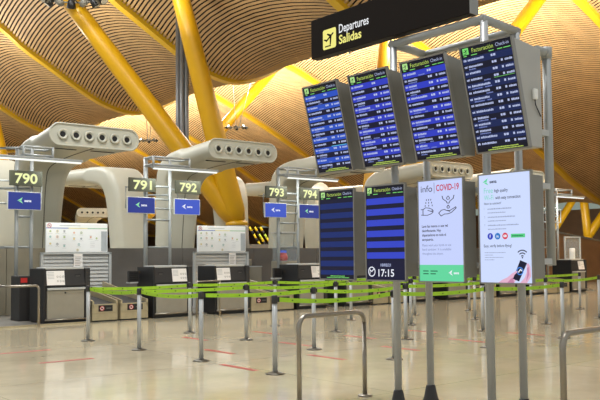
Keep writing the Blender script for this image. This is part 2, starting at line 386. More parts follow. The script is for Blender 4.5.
# ------------------------------------------------------------------ air supply units (goosenecks)
PATH = [(0.0, 4.17, 1.11, 0.50), (0.8, 4.16, 0.98, 0.52), (1.6, 4.14, 0.86, 0.55), (2.3, 4.10, 0.76, 0.60), (2.85, 4.02, 0.70, 0.68), (3.22, 3.80, 0.66, 0.82), (3.40, 3.35, 0.60, 0.86), (3.48, 2.7, 0.56, 0.84), (3.60, 1.5, 0.52, 0.82), (3.72, 0.0, 0.50, 0.82)]
def gooseneck(label, loc, rz, holes=True, name='air_supply_unit'):
    t = thing(name, label, 'air duct', loc, rz)
    P = []
    for i in range(len(PATH) - 1):                                  # resample smoothly
        for f in (0, 0.34, 0.67):
            q = [PATH[max(i - 1, 0)], PATH[i], PATH[i + 1], PATH[min(i + 2, len(PATH) - 1)]]
            P.append(tuple(0.5 * ((2 * q[1][c]) + (-q[0][c] + q[2][c]) * f + (2*q[0][c] - 5*q[1][c] + 4*q[2][c] - q[3][c]) * f*f + (-q[0][c] + 3*q[1][c] - 3*q[2][c] + q[3][c]) * f**3) for c in range(4)))
    P.append(PATH[-1]); n = 32; vs = []; nrm = []
    for i, (y, z, hw, th) in enumerate(P):
        a, c = P[max(i - 1, 0)], P[min(i + 1, len(P) - 1)]
        ty, tz = c[0] - a[0], c[1] - a[1]; l = math.hypot(ty, tz); ty, tz = ty / l, tz / l
        ny, nz = -tz, ty                                              # points up on the arm
        if i == 0: ny, nz = 0.0, 1.0
        nrm.append((ny, nz)); r = th / 2
        rr = min(r, r * (1.0 if i < 8 else 0.55))
        for k in range(n):
            q = 2 * math.pi * (k + 0.5) / n; ca, sa = math.cos(q), math.sin(q)
            x = math.copysign(hw - rr, ca) + rr * ca; v = (math.copysign(r - rr, sa) if rr < r else 0) + rr * sa
            vs.append((x, y + ny * v, z + nz * v))
    fs = [(i * n + k, i * n + (k + 1) % n, (i + 1) * n + (k + 1) % n, (i + 1) * n + k) for i in range(len(P) - 1) for k in range(n)]
    b = MB(); b.add(vs, fs, CREAM, True); b.add(vs[:n], [list(range(n))], CREAM); b.build('shell', t)
    # rim of the face, joints
    b = MB(); b.tube([(x * 0.995, y - 0.005, z) for x, y, z in vs[:n]] + [(vs[0][0] * 0.995, vs[0][1] - 0.005, vs[0][2])], 0.022, CREAM, 8, False); b.build('rim', t)
    b = MB(); pts = [(0, y - ny * (th / 2 + 0.002), z - nz * (th / 2 + 0.002)) for (y, z, hw, th), (ny, nz) in zip(P, nrm)]
    b.tube(pts, 0.013, SEAM, 6); b.build('joint', t)
    if holes:
        for sx in (-0.55, 0.42):
            y, z, hw, th = P[2]; ny, nz = nrm[2]
            b = MB(); b.box(sx - 0.30, sx + 0.30, y - 0.03, y + 0.03, z - th / 2 - 0.012, z - th / 2 + 0.03, BLACK); b.build('slot', t)
        for k in range(6):
            x = -0.80 + 0.32 * k
            b = MB(); b.lathe([(0.125, 0.0), (0.128, -0.03), (0.11, -0.05), (0.075, -0.035), (0.066, -0.012)], (x, 0, 4.17), CREAM, 20, 'Y')
            nz_ = b.build('nozzle', t)
            b = MB(); b.lathe([(0.07, -0.014), (0.068, -0.016)], (x, 0, 4.165), BLACK, 20, 'Y'); b.build('opening', nz_)
    return t
P_ = 4.109
heads = ['cream overhead air duct with six round nozzles curving over the 790 desk belts', 'cream overhead air duct with six nozzles above the 792 and 793 signs',
         'cream overhead air duct behind the 794 sign, mostly hidden by the leftmost tilted screen', 'cream overhead air duct seen between the upper and lower screens over the health notice', 'cream overhead air duct end with nozzles right above the bright wireless internet poster']
for k in range(5): gooseneck(heads[k], row(1.87 + (P_ + 0.11) * k, 1.56), ROW_A)
rear = ['cream arched duct cut by the left photo edge behind the 790 sign', 'cream arched duct facing away, standing between the 790 and 791 signs', 'cream arched duct facing away, its leg right of the big yellow column foot', 'cream arched duct facing away with rounded arm left of the 793 sign', 'cream arched duct facing away behind the health notice screen', 'cream arched duct facing away behind the far right desk row']
for k in range(5): gooseneck(rear[k], row(5.98 + P_ * (k - 1), 11.5), ROW_A + math.pi)
gooseneck('tiny pale air duct with nozzles in the distance above the 790 info board', (-12.6, 49.5, 0), ROW_A - 0.25)

# ------------------------------------------------------------------ check-in counters
def prohibit(b, x, h, r, place, ring=REDBAG, ink=BLACK):
    b.disc(x, h, r, PAPER, place); b.box
    b.rect(x - r * 0.45, x + r * 0.45, h - r * 0.35, h + r * 0.35, ink, place, 0.001)
    b.ring(x, h, r, r * 0.22, ring, place, 0.002); b.line([(x - r * 0.6, h + r * 0.6), (x + r * 0.6, h - r * 0.6)], r * 0.2, ring, place, 0.003)
def make_counter(label, loc, rz, group, mirror=False):
    W = 0.97; mx = (lambda a, c: (W - 0.05 - c, W - 0.05 - a)) if mirror else (lambda a, c: (a, c))
    t = thing('check_in_counter', label, 'counter', loc, rz, group)
    b = MB(); b.box(0, W, 0.03, 0.72, 0.04, 0.80, SOFTBLK); b.build('body', t, 0.008)
    b = MB()                                                          # dark hood, sloped front
    b.hexa([(0, 0.0, 0.78), (W, 0.0, 0.78), (W, 0.74, 0.78), (0, 0.74, 0.78)], [(0, 0.06, 1.13), (W, 0.06, 1.13), (W, 0.52, 1.10), (0, 0.52, 1.10)], SOFTBLK)
    b.box(-0.02, 0.03, -0.01, 0.74, 0.04, 1.14, BLACK); b.box(W - 0.09, W + 0.02, -0.01, 0.60, 0.04, 1.14, SOFTBLK); b.build('hood', t, 0.012)
    b = MB(); b.box(0.03, W - 0.09, 0.05, 0.50, 1.12, 1.165, LTGREY); b.build('top_cover', t, 0.008)
    d = MB(); d.box(0.06, 0.86, -0.015, 0.03, 0.10, 0.70, GREYP); do = d.build('door', t, 0.02)
    d = MB(); d.box(0.06, 0.87, -0.045, 0.0, 0.70, 0.745, LTGREY); d.build('door_lip', do, 0.006)
    d = MB(); d.lathe([(0.018, 0), (0.018, -0.012)], (0.44, -0.015, 0.64), BLACK, 12, 'Y'); d.build('lock', do)
    pl = lambda x, h, e=0.0: (x, 0.06 * (h - 0.78) / 0.35 - 0.006 - e, h)
    d = MB(); x0, x1 = mx(0.06, 0.44); d.rect(x0, x1, 0.80, 1.09, PAPER, pl, 0.002)
    for i in range(5): d.rect(x0 + 0.02, x0 + 0.16, 1.05 - 0.03 * i, 1.062 - 0.03 * i, LTGREY, pl, 0.003)
    for i in range(3):
        for j in range(2): d.ring(x0 + 0.23 + 0.06 * i, 0.97 - 0.09 * j, 0.02, 0.006, SEAM, pl, 0.003, n=10)
    d.build('notice', t)
    d = MB(); x0, x1 = mx(0.66, 0.80); d.rect(x0, x1, 0.96, 1.02, BLACK, pl, 0.002); d.rect(x0 + 0.02, x1 - 0.02, 0.972, 0.982, SEAM, pl, 0.003); d.build('slot', t)
    d = MB(); d.tube([(0.0, -0.06, 0.10), (W, -0.06, 0.10)], 0.018, STEEL, 8)
    for x in (0.05, W - 0.05): d.tube([(x, -0.06, 0.10), (x, 0.03, 0.10)], 0.014, STEEL, 8)
    d.build('bumper_bar', t)
    d = MB(); d.box(0.01, W, 0.04, 0.70, 0.0, 0.05, BLACK); d.build('plinth', t)
    return t
def make_belt(label, loc, rz, group, w):
    t = thing('baggage_belt', label, 'conveyor', loc, rz, group)
    b = MB(); b.box(0, w, 0.0, 0.06, 0.03, 0.37, STEELW); b.box(0, w, 0.06, 2.2, 0.02, 0.30, STEELW); b.box(0.0, w, -0.006, 0.0, 0.185, 0.205, STEELW); b.build('body', t, 0.006)
    b = MB(); b.hexa([(0.05, 0.05, 0.30), (w - 0.05, 0.05, 0.30), (w - 0.05, 2.2, 0.30), (0.05, 2.2, 0.30)], [(0.05, 0.05, 0.375), (w - 0.05, 0.05, 0.375), (w - 0.05, 2.2, 0.60), (0.05, 2.2, 0.60)], RUBBER); b.build('belt_surface', t)
    for x in (0.0, w - 0.04):
        b = MB(); b.hexa([(x, 0.0, 0.30), (x + 0.04, 0.0, 0.30), (x + 0.04, 2.2, 0.30), (x, 2.2, 0.30)], [(x, 0.0, 0.44), (x + 0.04, 0.0, 0.44), (x + 0.04, 2.2, 0.78), (x, 2.2, 0.78)], STEELW); b.build('side_guard', t)
    pl = front(-0.0); b = MB(); b.rect(w * 0.24, w * 0.80, 0.215, 0.345, BLACK, pl, 0.004); prohibit(b, w * 0.38, 0.28, 0.052, lambda x, h, e=0.0: pl(x, h, e + 0.006)); b.rect(w * 0.55, w * 0.74, 0.27, 0.29, SEAM, pl, 0.006); b.build('warning_sticker', t)
    b = MB(); b.box(0.02, w - 0.02, 0.03, 2.1, 0.0, 0.03, BLACK); b.build('plinth', t)
    return t
GC, GB = 'check-in counters along the desk row', 'baggage belts between the counters'
cA = ['black and steel check-in counter under the 790 sign, nearest of the row', 'check-in counter with white notice, directly in front of the 792 info board',
      'check-in counter hidden behind the leftmost dark blue screen, below the 794 sign', 'check-in counter glimpsed left of the post under the health notice', 'check-in counter glimpsed under the wireless internet poster']
cB = ['check-in counter with white notice, below the 791 sign beside a black monitor', 'check-in counter below the 793 sign, just left of the leftmost dark blue screen',
      'check-in counter glimpsed through green belts under the clock screen', 'check-in counter glimpsed between the health notice and the internet poster', 'far right check-in counter with dark hood beside the brown partition']
bel0 = bel1 = None; protos = {}
for k in range(5):
    for q, (dt, lab) in enumerate(((0.05, cA[k]), (2.54, cB[k]))):
        if k == 0: protos[q] = make_counter(lab, row(dt, 0), ROW_A, GC, q == 1)
        else: dup(protos[q], row(dt + P_ * k, 0), ROW_A, lab, GC)
where = ['right of the counter under the 790 sign', 'right of the second counter near the 792 sign', 'behind the clock screen post', 'behind the health notice post', 'near the far right counter']
for k in range(5):
    la = 'left steel baggage belt of the pair ' + where[k]; lb = 'right steel baggage belt of the pair ' + where[k]
    if k == 0: bel0 = make_belt(la, row(1.09, 0), ROW_A, GB, 0.58); bel1 = make_belt(lb, row(1.74, 0), ROW_A, GB, 0.66)
    else: dup(bel0, row(1.09 + P_ * k, 0), ROW_A, la); dup(bel1, row(1.74 + P_ * k, 0), ROW_A, lb)

# monitors beside the odd-numbered desks
def monitor(label, loc):
    t = thing('monitor', label, 'monitor', loc, ROW_A, 'black monitors at the counters')
    b = MB(); b.box(-0.13, 0.13, -0.03, 0.03, 0.80, 1.05, SOFTBLK); 
    for i in range(4): b.box(-0.10, 0.10, -0.036, -0.03, 0.84 + 0.05 * i, 0.865 + 0.05 * i, BLACK)
    b.build('housing', t, 0.03)
    b = MB(); b.tube([(0, 0.05, 0.92), (0.15, 0.05, 0.92)], 0.025, STEEL, 10); b.box(-0.05, 0.05, 0.02, 0.07, 0.86, 0.97, BLACK); b.build('arm', t)
    b = MB(); b.box(-0.10, 0.10, -0.05, 0.15, 0.77, 0.80, LTGREY); b.build('keyboard_shelf', t)
    return t
m0 = monitor('black monitor seen from behind, left of the counter under the 791 sign', row(2.36, 0.62))
dup(m0, row(2.36 + P_, 0.62), ROW_A, 'black monitor seen from behind, left of the counter under the 793 sign')

# hatch frames with shutter behind the belts, info boards on top
def hatch(label, loc):
    t = thing('shutter_frame', label, 'shutter', loc, ROW_A, 'roller shutters behind the baggage belts')
    b = MB(); 
    for x in (0.0, 1.70): b.box(x, x + 0.06, -0.03, 0.05, 0.0, 1.49, LTGREY)
    b.box(0, 1.76, -0.03, 0.05, 1.44, 1.49, LTGREY); b.build('frame', t, 0.004)
    b = MB(); z = 0.62
    while z < 1.42:
        b.hexa([(0.07, 0.0, z), (1.69, 0.0, z), (1.69, 0.03, z), (0.07, 0.03, z)], [(0.07, 0.03, z + 0.085), (1.69, 0.03, z + 0.085), (1.69, 0.04, z + 0.085), (0.07, 0.04, z + 0.085)], LTGREY); z += 0.09
    b.build('slat_curtain', t)
    return t
def notice(label, loc):
    b = MB(); b.box(-0.11, 0.11, -0.008, 0.0, -0.36, 0.0, PAPER); pl = front(-0.008)
    for i in range(6): b.rect(-0.08, 0.08 - 0.02 * (i % 3), -0.08 - 0.04 * i, -0.068 - 0.04 * i, GREYP, pl)
    o = b.build('paper_notice'); o.location = loc; o.rotation_euler = (0, 0, ROW_A); return tag(o, label, 'notice', 'paper notices on the shutter frames')
DOTS = [mat('icon green', (190, 205, 150), 0.6), mat('icon yellow', (228, 212, 150), 0.6), mat('icon grey', (178, 182, 182), 0.6), mat('icon teal', (170, 205, 198), 0.6), mat('icon orange', (230, 190, 160), 0.6)]
BARS = [mat('bar blue', (110, 135, 195), 0.6), mat('bar yellow', (225, 220, 150), 0.6), mat('bar green', (155, 200, 160), 0.6)]
def board(label, loc):
    t = thing('info_board', label, 'board', loc, ROW_A, 'white baggage rule boards')
    W, Hh = 1.54, 0.69
    b = MB(); b.box(0, W, -0.03, 0.03, 0.0, Hh, WHITE); b.build('panel', t, 0.012)
    pl = front(-0.03); b = MB()
    rr = random.Random(3)
    b.rect(0.0, 0.54, 0.555, 0.575, BARS[0], pl); b.rect(0.54, 1.02, 0.555, 0.575, BARS[1], pl); b.rect(1.02, W, 0.555, 0.575, BARS[2], pl)
    b.rect(0.32, 0.84, 0.62, 0.632, DOTS[2], pl)
    b.rect(1.37, 1.52, 0.02, 0.50, mat('board grey field', (176, 182, 184), 0.6), pl)
    cells = [(0.10, .49), (.27, .49), (.44, .49), (.10, .36), (.27, .36), (.44, .36), (.10, .2), (.27, .19), (.44, .15), (.68, .46), (.86, .46), (.68, .32), (.86, .32), (.80, .18), (1.10, .36), (1.25, .33), (.77, .05)]
    for i, (x, h) in enumerate(cells):
        m = DOTS[i % 5]
        if i % 3 == 0: b.disc(x, h, 0.026, m, pl, n=10)
        elif i % 3 == 1: b.ring(x, h, 0.032, 0.012, m, pl, n=12); b.rect(x - .008, x + .008, h - .02, h + .02, DOTS[2], pl, 0.001)
        else: b.rect(x - .022, x + .022, h - .028, h + .02, m, pl); b.rect(x - .03, x + .03, h + .024, h + .032, DOTS[2], pl)
        b.rect(x - 0.05, x + 0.05, h - 0.055, h - 0.049, LTGREY, pl)
    for i in range(4): b.rect(1.08, 1.20, 0.24 - .04 * i, 0.246 - .04 * i, DOTS[2], pl)
    prohibit(b, 0.075, 0.62, 0.055, pl, mat('soft red', (205, 110, 115), 0.6), DOTS[2]); b.build('print', t)
    return t
h0 = hatch('light grey roller shutter frame under the info board right of the 790 sign', row(0.85, 2.25)); h1 = dup(h0, row(0.85 + P_, 2.25), ROW_A, 'light grey roller shutter frame under the info board right of the 792 sign')
notice('white paper notice taped to the shutter right of the 790 sign', row(1.74, 2.20, 1.45)); notice('white paper notice taped to the shutter right of the 792 sign', row(1.76 + 0.28 + P_, 2.20, 1.45))
b0 = board('white baggage rule board with coloured icons, left of the 791 sign', row(0.97, 2.26, 1.492)); dup(b0, row(0.97 + P_, 2.26, 1.492), ROW_A, 'white baggage rule board with coloured icons, right of the 792 sign')
# glass screen frame on the far right counter
t = thing('glass_screen', 'pale framed glass screen standing behind the far right counter', 'screen', row(20.95, 1.5), ROW_A)
b = MB()
for x in (0, 1.04): b.box(x, x + 0.05, -0.02, 0.03, 0, 2.02, LTGREY)
b.box(0, 1.09, -0.02, 0.03, 1.97, 2.02, LTGREY); b.box(0, 1.09, -0.02, 0.03, 1.12, 1.17, LTGREY); b.build('frame', t, 0.004)
b = MB(); b.box(0.05, 1.04, 0.0, 0.01, 1.17, 1.97, GLASS); b.build('pane', t)
b = MB(); b.lathe([(0.1, 0), (0.1, 0.36), (0.085, 0.39)], (0, 0, 0), WHITE, 16); o = b.build('white_canister'); o.location = row(19.55, 0.3, 1.168); tag(o, 'white canister standing on the far right counter', 'canister')

# small cabinet with canister, tray kiosk with red bag
t = thing('cabinet', 'pale grey low cabinet between the 792 counter and the 793 sign', 'cabinet', row(6.78, 2.55), ROW_A)
b = MB(); b.box(0, 0.62, 0, 0.45, 0.60, 1.06, GREYP); b.box(0.02, 0.60, 0.02, 0.43, 0.0, 0.60, PANELG); b.build('body', t, 0.01); b = MB(); b.box(-0.01, 0.63, -0.01, 0.46, 1.06, 1.085, LTGREY); b.build('top', t)
b = MB(); b.lathe([(0.075, 0), (0.075, 0.18), (0.065, 0.2)], (0, 0, 0), GREYP, 14); o = b.build('canister'); o.location = row(7.12, 2.77, 1.085); tag(o, 'beige canister standing on the pale grey low cabinet', 'canister')
t = thing('glass_booth', 'small glass display booth below the 794 sign', 'booth', row(7.62, 1.9), ROW_A)
b = MB(); b.box(0, 0.62, 0, 0.5, 0, 1.22, GREYP); b.build('base', t, 0.01)
b = MB(); b.box(0.03, 0.59, 0.04, 0.46, 1.22, 2.0, GLASS); b.build('glass_case', t); b = MB(); b.box(0, 0.62, 0.0, 0.5, 2.0, 2.05, LTGREY); b.build('lid', t)
b = MB(); b.lathe([(0.0, 0), (0.12, 0.01), (0.14, 0.1), (0.1, 0.22), (0.0, 0.24)], (0, 0, 0), REDBAG, 14); o = b.build('red_bag'); o.location = row(7.82, 2.1, 1.221); tag(o, 'red bag inside the small glass booth', 'bag')
b = MB(); b.box(-0.12, 0.12, -0.02, 0.02, 0, 0.3, BLUEP2); b.box(-0.13, 0.13, -0.015, 0.03, -0.0, 0.32, BLACK); o = b.build('small_screen'); o.location = row(7.95, 2.28, 1.221); o.rotation_euler = (0, 0, ROW_A); tag(o, 'small bluish screen inside the small glass booth', 'screen')

# ------------------------------------------------------------------ sign stands with light bars, number signs and blue panels
def stand(label, base, poles, back, bar, top=3.79):
    t = thing('sign_stand', label, 'stand', base, ROW_A)
    for x in poles:
        b = MB(); b.tube([(x, 0, 0.03), (x, 0, top)], 0.04, STG, 12); b.build('pole', t)
        b = MB(); b.lathe([(0.11, 0.03), (0.10, 0.06), (0.05, 0.30), (0.042, 0.32)], (x, 0, 0), STG, 14); b.build('foot', t)
    b = MB(); b.tube([(back[0], back[1], 0.03), (back[0], back[1], top)], 0.034, STG, 12); b.build('pole', t)
    b = MB(); b.lathe([(0.10, 0.03), (0.09, 0.06), (0.05, 0.28), (0.04, 0.30)], (back[0], back[1], 0), STG, 14); b.build('foot', t)
    for z in (0.92, 2.27, 2.55, 2.78, 3.1):
        b = MB(); b.tube([(poles[0], 0, z), (poles[1], 0, z)], 0.026, STG, 8); b.build('crossbar', t)
    for z in (1.6, 2.9, top):
        b = MB(); b.tube([(poles[0], 0, z), (back[0], back[1], z), (poles[1], 0, z)], 0.024, STG, 8); b.build('side_brace', t)
    b = MB()                                                          # pipe frame carrying the light bar
    xm = (poles[0] + poles[1]) / 2
    for z in (top - 0.02, top - 0.2):
        b.tube([(poles[0] - 0.02, -0.45, z), (poles[0] - 0.02, 0.0, z), (poles[1] + 0.3, 0.0, z), (poles[1] + 0.3, -0.45, z), (poles[0] - 0.02, -0.45, z)], 0.025, STG, 8)
    for x in (poles[0] - 0.02, poles[1] + 0.3): b.tube([(x, -0.45, top), (x, -0.45, top - 0.3)], 0.03, STG, 8)
    b.build('top_frame', t)
    b = MB(); b.box(bar[0], bar[1], -0.52, -0.36, top - 0.29, top - 0.24, STG); lb = b.build('light_bar', t, 0.01)
    b = MB(); b.tube([(bar[0] + 0.02, -0.46, top - 0.30), (bar[1] - 0.02, -0.46, top - 0.30)], 0.028, TUBE, 10); b.build('light_tube', lb)
    R_ = Matrix.Rotation(ROW_A, 3, 'Z')
    for f in (0.2, 0.8):                                              # the light this bar gives
        x = bar[0] + (bar[1] - bar[0]) * f; p = base + R_ @ Vector((x, -0.5, top - 0.36)); q = base + R_ @ Vector((x, 0.25, 0.6))
        lamp('AREA', p, 15, (0.95, 1.0, 0.98), 0.5, q)
    b = MB(); b.tube([(poles[0], 0, 3.05), (poles[0] - 0.52, 0, 3.05), (poles[0] - 0.52, 0, 2.55), (poles[0], 0, 2.55)], 0.022, STG, 8); b.build('bracket', t)
    b = MB(); b.tube([(poles[1], 0, 3.05), (poles[1] + 0.22, 0, 3.05), (poles[1] + 0.22, 0, 2.55), (poles[1], 0, 2.55)], 0.022, STG, 8); b.build('bracket', t)
    return t
DS = 1.645
def numsign(num, t_, lab_extra, bright):
    t = thing('number_sign', 'dark sign with glowing number %s%s' % (num, lab_extra), 'sign', row(t_, DS - 0.13, 2.94), ROW_A)
    b = MB(); b.box(-0.36, 0.36, -0.03, 0.03, 0, 0.33, OLIVE); b.build('plate', t, 0.006)
    b = MB(); b.text(num, 0.30, 0, 0.06, NUM, front(-0.03), bold=0.028, width=0.50, align='C'); b.build('digits', t)
    b = MB(); b.box(-0.30, -0.24, 0.03, 0.10, 0.10, 0.22, LTGREY); b.box(0.24, 0.30, 0.03, 0.10, 0.10, 0.22, LTGREY); b.build('bracket', t)
    t = thing('logo_panel', 'blue panel with bird logo hung under the %s sign, %s' % (num, {'790': 'at the left photo edge', '791': 'darker one of the middle stand', '792': 'brighter one of the middle stand', '793': 'right of the big yellow column', '794': 'beside the leftmost striped screen'}[num]), 'sign', row(t_ - 0.03, DS - 0.13, 2.41), ROW_A)
    b = MB(); b.box(-0.375, 0.375, -0.025, 0.03, 0, 0.40, LTGREY); b.build('frame', t, 0.006)
    pl = front(-0.025); b = MB(); b.rect(-0.36, 0.36, 0.015, 0.385, BLUEP2 if bright else BLUEP, pl); b.build('panel', t)
    b = MB(); logo(b, -0.15, 0.20, 0.135, SWHITE, SWHITE if bright else LOGOG, pl, 0.001); b.build('logo', t)
def logo(b, x, h, s, ink, bird, place, e):
    b.flat([(x - 0.02 * s / 0.16, h), (x + 0.75 * s, h + 0.55 * s), (x + 0.55 * s, h + 0.02 * s)], bird, place, e)
    b.flat([(x + 0.1 * s, h - 0.06 * s), (x + 0.55 * s, h - 0.03 * s), (x + 0.85 * s, h - 0.45 * s)], bird, place, e)
    b.text('aena', s * 0.62, x + 1.05 * s, h - 0.16 * s, ink, place, e, bold=0.03)
stand('slim grey sign stand with light bar beside the 790 sign at left edge', row(0.07, DS), (0.0, 0.33), (-0.32, 0.35), (-1.1, 1.30))
stand('grey sign stand with light bar left of the big yellow column, bearing 791 and 792', row(3.21, DS), (0.0, 0.69), (0.20, 0.3), (-0.05, 1.80))
stand('grey sign stand with light bar right of the big yellow column, bearing 793 and 794', row(3.21 + P_, DS), (0.0, 0.69), (0.20, 0.3), (-0.05, 1.80))
stand('distant grey sign stand with light bar right of the grey mounting tube', row(3.21 + 4 * P_ + 0.4, DS), (0.0, 0.69), (0.20, 0.3), (-0.05, 1.80))
numsign('790', 0.22, ' at the left edge', False); numsign('791', 3.06, ' left of the stand it shares with the 792 sign', False)
numsign('792', 4.34, ' between the stand and the big yellow column', True)
numsign('793', 3.03 + P_, ' right of the big yellow column', True); numsign('794', 4.22 + P_, ' touching the leftmost screen', False)

# far glimpses: hazard-striped barrier legs, brown partition
HAZ = mat('hazard yellow', (230, 200, 30), 0.5); HAZG = mat('lime tube', (190, 210, 60), 0.5)
t = thing('striped_barrier', 'small black and yellow striped barrier glimpsed right of the 792 info board', 'barrier', (-2.35, 44.5, 0))
for dx in (-0.1, 0.2, 0.5):
    b = MB()
    for i in range(5): b.tube([(dx - 0.35 + 0.12 * i, 0, 3.0 - 0.2 * i), (dx - 0.35 + 0.12 * (i + 1), 0, 3.0 - 0.2 * (i + 1))], 0.06, (HAZ, BLACK, HAZG)[i % 3 if dx > 0 else i % 2], 10)
    b.build('striped_bar', t)
b = MB(); b.box(-0.7, 0.9, -0.1, 0.1, 0, 2.05, PANELG); b.build('base', t)
t = thing('partition_wall', 'brown wood-clad partition with sloping dark top behind the far right counter', 'partition', row(22.6, 5.5), ROW_A)
b = MB(); b.hexa([(0, 0, 0), (14, 0, 0), (14, 0.3, 0), (0, 0.3, 0)], [(0, 0, 2.75), (14, 0, 1.3), (14, 0.3, 1.3), (0, 0.3, 2.75)], BROWN); b.build('panel', t)
b = MB(); b.hexa([(0, -0.03, 2.75), (14, -0.03, 1.3), (14, 0.33, 1.3), (0, 0.33, 2.75)], [(0, -0.03, 2.83), (14, -0.03, 1.38), (14, 0.33, 1.38), (0, 0.33, 2.83)], SEAM); b.build('coping', t)

# hoop rail beside the 790 counter
b = MB(); b.tube([(-0.62, 1.45, 0.815), (-0.62, 0.05, 0.815), (-0.57, 0.0, 0.815)] + [(p[0], 0, p[1]) for p in arc((-0.07, 0.745), 0.07, 90, 0)] + [(0, 0, 0.0)], 0.024, STEEL, 10)
o = b.build('hoop_rail'); o.location = row(-0.22, -0.42); o.rotation_euler = (0, 0, ROW_A); tag(o, 'small steel hoop rail in front of the counter under the 790 sign', 'rail')
b = MB(); b.tube([(0, 0, 0.0), (0, 0, 0.82)], 0.024, STEEL, 10); b.tube([(0, 0, 0.80), (-0.62, 0, 0.80), (-0.62, 0, 0.0)], 0.024, STEEL, 10)
o = b.build('hoop_rail'); o.location = row(P_ - 0.1, -0.42); o.rotation_euler = (0, 0, ROW_A); tag(o, 'small steel hoop rail between the two counters under the 791 and 792 signs', 'rail')
# cabinet at the far left edge
t = thing('cabinet', 'pale grey cabinet cut by the left photo edge behind the 790 sign stand', 'cabinet', row(-0.95, 2.4), ROW_A)
b = MB(); b.box(-0.3, 0.42, 0, 0.5, 0.06, 1.05, mat('pale blue grey laminate', (168, 174, 172), 0.5)); b.build('body', t, 0.01); b = MB(); b.box(-0.28, 0.40, 0.03, 0.47, 0.03, 0.07, BLACK); b.build('plinth', t)
t = thing('cabinet', 'low dark cabinet with red sticker left of the 790 counter', 'cabinet', row(0.16, 1.0), ROW_A)
b = MB(); b.box(-0.25, -0.02, 0, 0.5, 0.03, 0.98, SOFTBLK); b.build('body', t, 0.01); b = MB(); b.rect(-0.22, -0.08, 0.84, 0.94, REDBAG, front(0.0)); b.build('sticker', t)

# ------------------------------------------------------------------ queue posts and belts
POSTS = [[(-0.62, -3.56), (1.31, -3.54), (3.27, -3.47), (5.30, -3.44), (7.27, -3.42), (9.28, -3.34), (11.4, -3.3)], [(-0.62, -5.30), (1.33, -5.24), (3.28, -5.23), (5.27, -5.17), (7.18, -5.19), (9.29, -5.09), (11.51, -4.94)],
         [(-0.63, -7.00), (1.26, -7.02), (3.22, -6.97), (5.24, -6.91), (7.25, -6.85), (9.28, -6.77)], [(-0.63, -8.57), (1.30, -8.58), (3.24, -8.56), (5.17, -8.55)]]
def make_post(label, loc):
    t = thing('queue_post', label, 'post', loc, ROW_A, 'queue posts of the check-in maze')
    b = MB(); b.lathe([(0.112, 0), (0.112, 0.008), (0.085, 0.018), (0.035, 0.03)], (0, 0, 0), GUN, 24); b.build('base', t)
    b = MB(); b.tube([(0, 0, 0.02), (0, 0, 0.80)], 0.030, POSTM, 16); b.build('pole', t)
    b = MB(); b.lathe([(0.033, 0.80), (0.0345, 0.805), (0.0345, 0.885), (0.028, 0.895)], (0, 0, 0), SOFTBLK, 16); b.build('belt_head', t)
    return t
rows_n = ['the row nearest the counters', 'the second row from counters', 'the third row from counters', 'the row nearest the viewer']
ords = ['first', 'second', 'third', 'fourth', 'fifth', 'sixth', 'seventh']
p0 = None
for r in range(4):
    for k in range(len(POSTS[r])):
        lab = 'grey queue post, %s from the left in %s' % (ords[k], rows_n[r])
        loc = row(*POSTS[r][k])
        if p0 is None: p0 = make_post(lab, loc)
        else: dup(p0, loc, ROW_A, lab)
def queue_belt(a, c, label, sag=0.03, z=0.845):
    A, C_ = row(*a), row(*c); d = (C_ - A); ln = d.length; ang = math.atan2(d.y, d.x); dn = d.normalized()
    A2 = A + dn * 0.036; ln -= 0.072; b = MB(); n = 12; vs = []
    for i in range(n + 1):
        f = i / n; zz = z - sag * 4 * f * (1 - f)
        for (y, h) in ((-0.0015, -0.026), (-0.0015, 0.026), (0.0015, 0.026), (0.0015, -0.026)): vs.append((ln * f, y, zz + h))
    b.add(vs, [(4*i + k, 4*i + 4 + k, 4*i + 4 + (k + 1) % 4, 4*i + (k + 1) % 4) for i in range(n) for k in range(4)], BELT)
    for i in range(5):
        f = 0.12 + 0.19 * i; zz = z - sag * 4 * f * (1 - f)
        for y in (-0.003, 0.003): b.add([(ln*f - .012, y, zz - .008), (ln*f + .012, y, zz - .008), (ln*f + .012, y, zz + .008), (ln*f - .012, y, zz + .008)], [(0, 1, 2, 3)], BELTMK)
    b.box(-0.002, 0.03, -0.006, 0.006, z - 0.028, z + 0.028, BLACK); b.box(ln - 0.03, ln + 0.002, -0.006, 0.006, z - 0.028, z + 0.028, BLACK)
    o = b.build('queue_belt'); o.location = (A2.x, A2.y, 0); o.rotation_euler = (0, 0, ang); tag(o, label, 'belt', 'lime green queue belts')
for r in range(4):
    for k in range({0: 6, 1: 6, 2: 5, 3: 3}[r]):
        queue_belt(POSTS[r][k], POSTS[r][k + 1], 'lime green belt running right from the %s queue post in %s' % (ords[k], rows_n[r]), random.uniform(0.01, 0.05))
for r in range(2):
    queue_belt(POSTS[r][0], POSTS[r + 1][0], ('lime green belt closing the left queue end, the farther of two', 'lime green belt closing the left queue end, the nearer of two')[r], 0.04)

